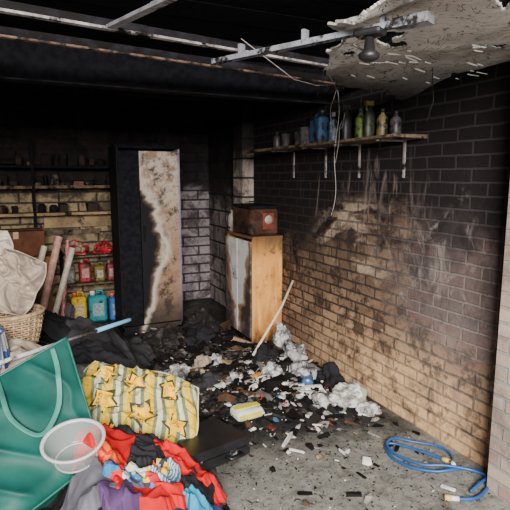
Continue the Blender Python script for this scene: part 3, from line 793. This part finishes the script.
scatter('charred_fragments',1300,lambda r:(r.gauss(1.58,.38),r.gauss(3.65,.65)),.012,.05,(8,1.6,1.8,.5,.15,.3,.05),1)
scatter('charred_boards',70,lambda r:(r.gauss(1.5,.35),r.gauss(4.0,.5)),.07,.13,(8,1.2,.6,0,0,.2,0),6)
scatter('paper_scraps',230,lambda r:(r.gauss(1.68,.35),r.gauss(3.2,.42)),.012,.055,(1.5,.8,3,4.5,.8,.4,.3),2)
scatter('ash_crumbs',1800,lambda r:(r.uniform(.9,2.2),r.uniform(1.6,3.4)),.002,.009,(9,1,1,.5,0,.3,0),3)
wb=fabric('white_plastic_bag',(.60,.60,.60),(.34,.34,.34),.35,soot=.8); gb=fabric('grey_plastic_bag',(.46,.46,.48),(.17,.17,.18),.35,soot=.85)
pg=fabric('patterned_plastic_bag',(.62,.62,.59),(.28,.33,.25),.4,soot=.7)
crumple('plastic_bag',(2.03,2.82,.0),(.15,.13,.10),pg,11)
crumple('plastic_bag',(1.86,2.88,.0),(.10,.07,.06),wb,12,rz=.9)
crumple('plastic_bag',(2.09,2.63,.0),(.09,.08,.05),wb,32,rz=.2)
crumple('plastic_bag',(2.05,3.62,.03),(.11,.12,.14),gb,13)
crumple('plastic_bag',(1.94,3.30,.02),(.14,.11,.11),gb,14,rz=1.2)
crumple('plastic_bag',(2.08,3.88,.05),(.09,.10,.17),wb,15)
crumple('plastic_bag',(1.72,3.35,.03),(.10,.09,.09),wb,51,rz=.4)
crumple('bin_bag',(2.10,3.13,.02),(.10,.12,.11),blk,36)
kids+=[crumple('crumpled_paper_1',(1.66,3.18,.02),(.08,.06,.05),wb,16),
crumple('charred_cloth_1',(1.78,3.62,.03),(.15,.12,.12),blk,17),
crumple('charred_cloth_2',(1.20,3.42,.03),(.13,.10,.09),dk,18),
crumple('crumpled_paper_2',(1.03,3.62,.05),(.11,.08,.09),wb,19,rz=.8),
crumple('crumpled_paper_3',(1.24,3.65,.06),(.08,.07,.10),fabric('brown_paper',(.34,.27,.20),soot=.4),20),
crumple('charred_cloth_3',(1.45,4.25,.06),(.20,.16,.14),blk,21,rz=.8),
crumple('charred_cloth_4',(1.15,4.45,.05),(.20,.16,.13),ashm.m,22,rz=.8),
crumple('charred_cloth_5',(1.58,4.70,.05),(.18,.18,.16),ashm.m,23),
crumple('crumpled_paper_4',(1.60,3.0,.0),(.07,.05,.04),wb,24,rz=1.8),
crumple('crumpled_paper_5',(1.42,3.40,.04),(.08,.06,.06),wb,38,rz=1.1),
crumple('crumpled_paper_6',(1.38,3.75,.08),(.08,.06,.06),gb,39,rz=.3)]
def lying_bottle(name,x,y,z,h,r,rz,col,cap):
    a=Acc(); m=simple(name+'_plastic',col,.3,vary=.2,soot=.15,sootscale=15); cmm=simple(name+'_cap',cap,.5)
    R=(math.pi/2,0,rz)
    a.lathe((x,y,z+r),[(r*.8,0),(r,.01),(r,h*.25),(r*.93,h*.3),(r,h*.35),(r,h*.62),(r*.4,h*.82),(r*.34,h*.9)],m,n=18,rot=R)
    d=Euler(R).to_matrix()@V((0,0,h*.88)); a.lathe(V((x,y,z+r))+d,[(r*.42,0),(r*.42,h*.12),(r*.3,h*.125)],cmm,n=12,rot=R)
    return a.build(name)
lying_bottle('plastic_bottle',1.74,3.03,.0,.22,.035,1.1,(.50,.54,.55),(.7,.15,.03))
lying_bottle('detergent_bottle',1.88,3.10,.02,.22,.045,2.6,(.05,.12,.25),(.6,.6,.6))
lying_bottle('plastic_bottle',1.48,3.12,.03,.18,.03,.3,(.10,.10,.10),(.02,.02,.02))
lying_bottle('plastic_bottle',1.96,3.02,.01,.20,.035,-1.9,(.60,.60,.58),(.1,.2,.5))
kids.append(lying_bottle('juice_bottle',1.55,3.35,.05,.16,.028,2.0,(.50,.20,.03),(.6,.1,.03)))
parent_to('fire_debris',kids)
a=Acc(); a.rbox((1.30,2.92,.045),(.20,.13,.075),.025,simple('white_packet',(.62,.62,.54),.45,vary=.1),rot=(.05,.06,.15),bulge=.004)
a.box((1.30,2.92,.0855),(.19,.045,.004),simple('yellow_packet_print',(.70,.62,.03),.5,vary=.1),rot=(.05,.06,.15)); a.box((1.302,2.850,.045),(.17,.004,.03),simple('yellow_packet_side',(.68,.62,.05),.5),rot=(.05,.06,.15))
a.build('yellow_white_packet')

def cr(pts,n=10):
    P=[];L=len(pts)
    for k in range(L-1):
        p0,p1,p2,p3=[V(pts[max(0,min(L-1,k+d))]) for d in(-1,0,1,2)]
        for i in range(n):
            t=i/n; P.append(.5*((2*p1)+(p2-p0)*t+(2*p0-5*p1+4*p2-p3)*t*t+(3*p1-p0-3*p2+p3)*t**3))
    P.append(V(pts[-1])); return P
a=Acc(); hm=simple('blue_hose_rubber',(.015,.080,.25),.4,vary=.15); cn=simple('hose_connector_yellow',(.62,.45,.15),.4); cw=simple('hose_connector_white',(.65,.68,.70),.4); z=.012
path=[(2.12,1.93,z),(2.04,2.10,z),(1.96,2.22,z),(1.90,2.22,z),(1.85,2.10,z),(1.88,1.98,z),(1.96,1.88,z+.01),(2.05,1.84,z+.02),(2.14,1.84,z),(2.19,1.78,z),(2.17,1.70,z),(2.08,1.655,z),(1.98,1.63,z),(1.90,1.66,z)]
a.tube(cr(path),.009,hm,n=10)
path2=[(2.10,1.90,z+.02),(2.16,1.95,z),(2.19,2.02,z),(2.17,2.1,z),(2.08,2.19,z),(1.98,2.24,z+.02),(1.89,2.20,z+.02),(1.87,2.08,z+.02),(1.93,1.95,z+.02),(2.02,1.88,z+.03),(2.13,1.80,z+.02),(2.16,1.72,z+.02),(2.08,1.69,z+.02),(2.00,1.68,z)]
a.tube(cr(path2),.008,hm,n=10)
a.tube([(1.90,1.66,z),(1.86,1.69,z)],.013,cw,n=12); a.tube([(1.87,1.683,z),(1.845,1.70,z)],.015,cn,n=12); a.tube([(2.12,1.93,z),(2.10,1.97,z)],.014,cn,n=12); a.tube([(2.10,1.90,z+.02),(2.08,1.865,z+.02)],.012,cw,n=12)
a.build('blue_hose')

# ------------------------------------------------------------------ lights
w=bpy.data.worlds.new('overcast'); bpy.context.scene.world=w; w.use_nodes=True
bg=w.node_tree.nodes['Background']; bg.inputs[0].default_value=(.82,.89,1,1); bg.inputs[1].default_value=1.2
def area(name,loc,target,sx,sy,e,col):
    l=bpy.data.lights.new(name,'AREA'); l.shape='RECTANGLE'; l.size=sx; l.size_y=sy; l.energy=e; l.color=col
    o=bpy.data.objects.new(name,l); COL.objects.link(o); o.location=loc; o.rotation_euler=(V(target)-V(loc)).to_track_quat('-Z','Y').to_euler()
area('doorway_daylight',(-.7,-2.5,2.7),(2.0,2.8,.0),2.0,1.2,1000,(1,.94,.87))

F=504.
cam=bpy.data.cameras.new('camera');o=bpy.data.objects.new('camera',cam);COL.objects.link(o)
o.location=(0,0,1.6);o.rotation_euler=(math.radians(90-8.7),0,-math.radians(25));cam.sensor_width=36;cam.lens=36*F/510; cam.clip_start=.02
bpy.context.scene.camera=o
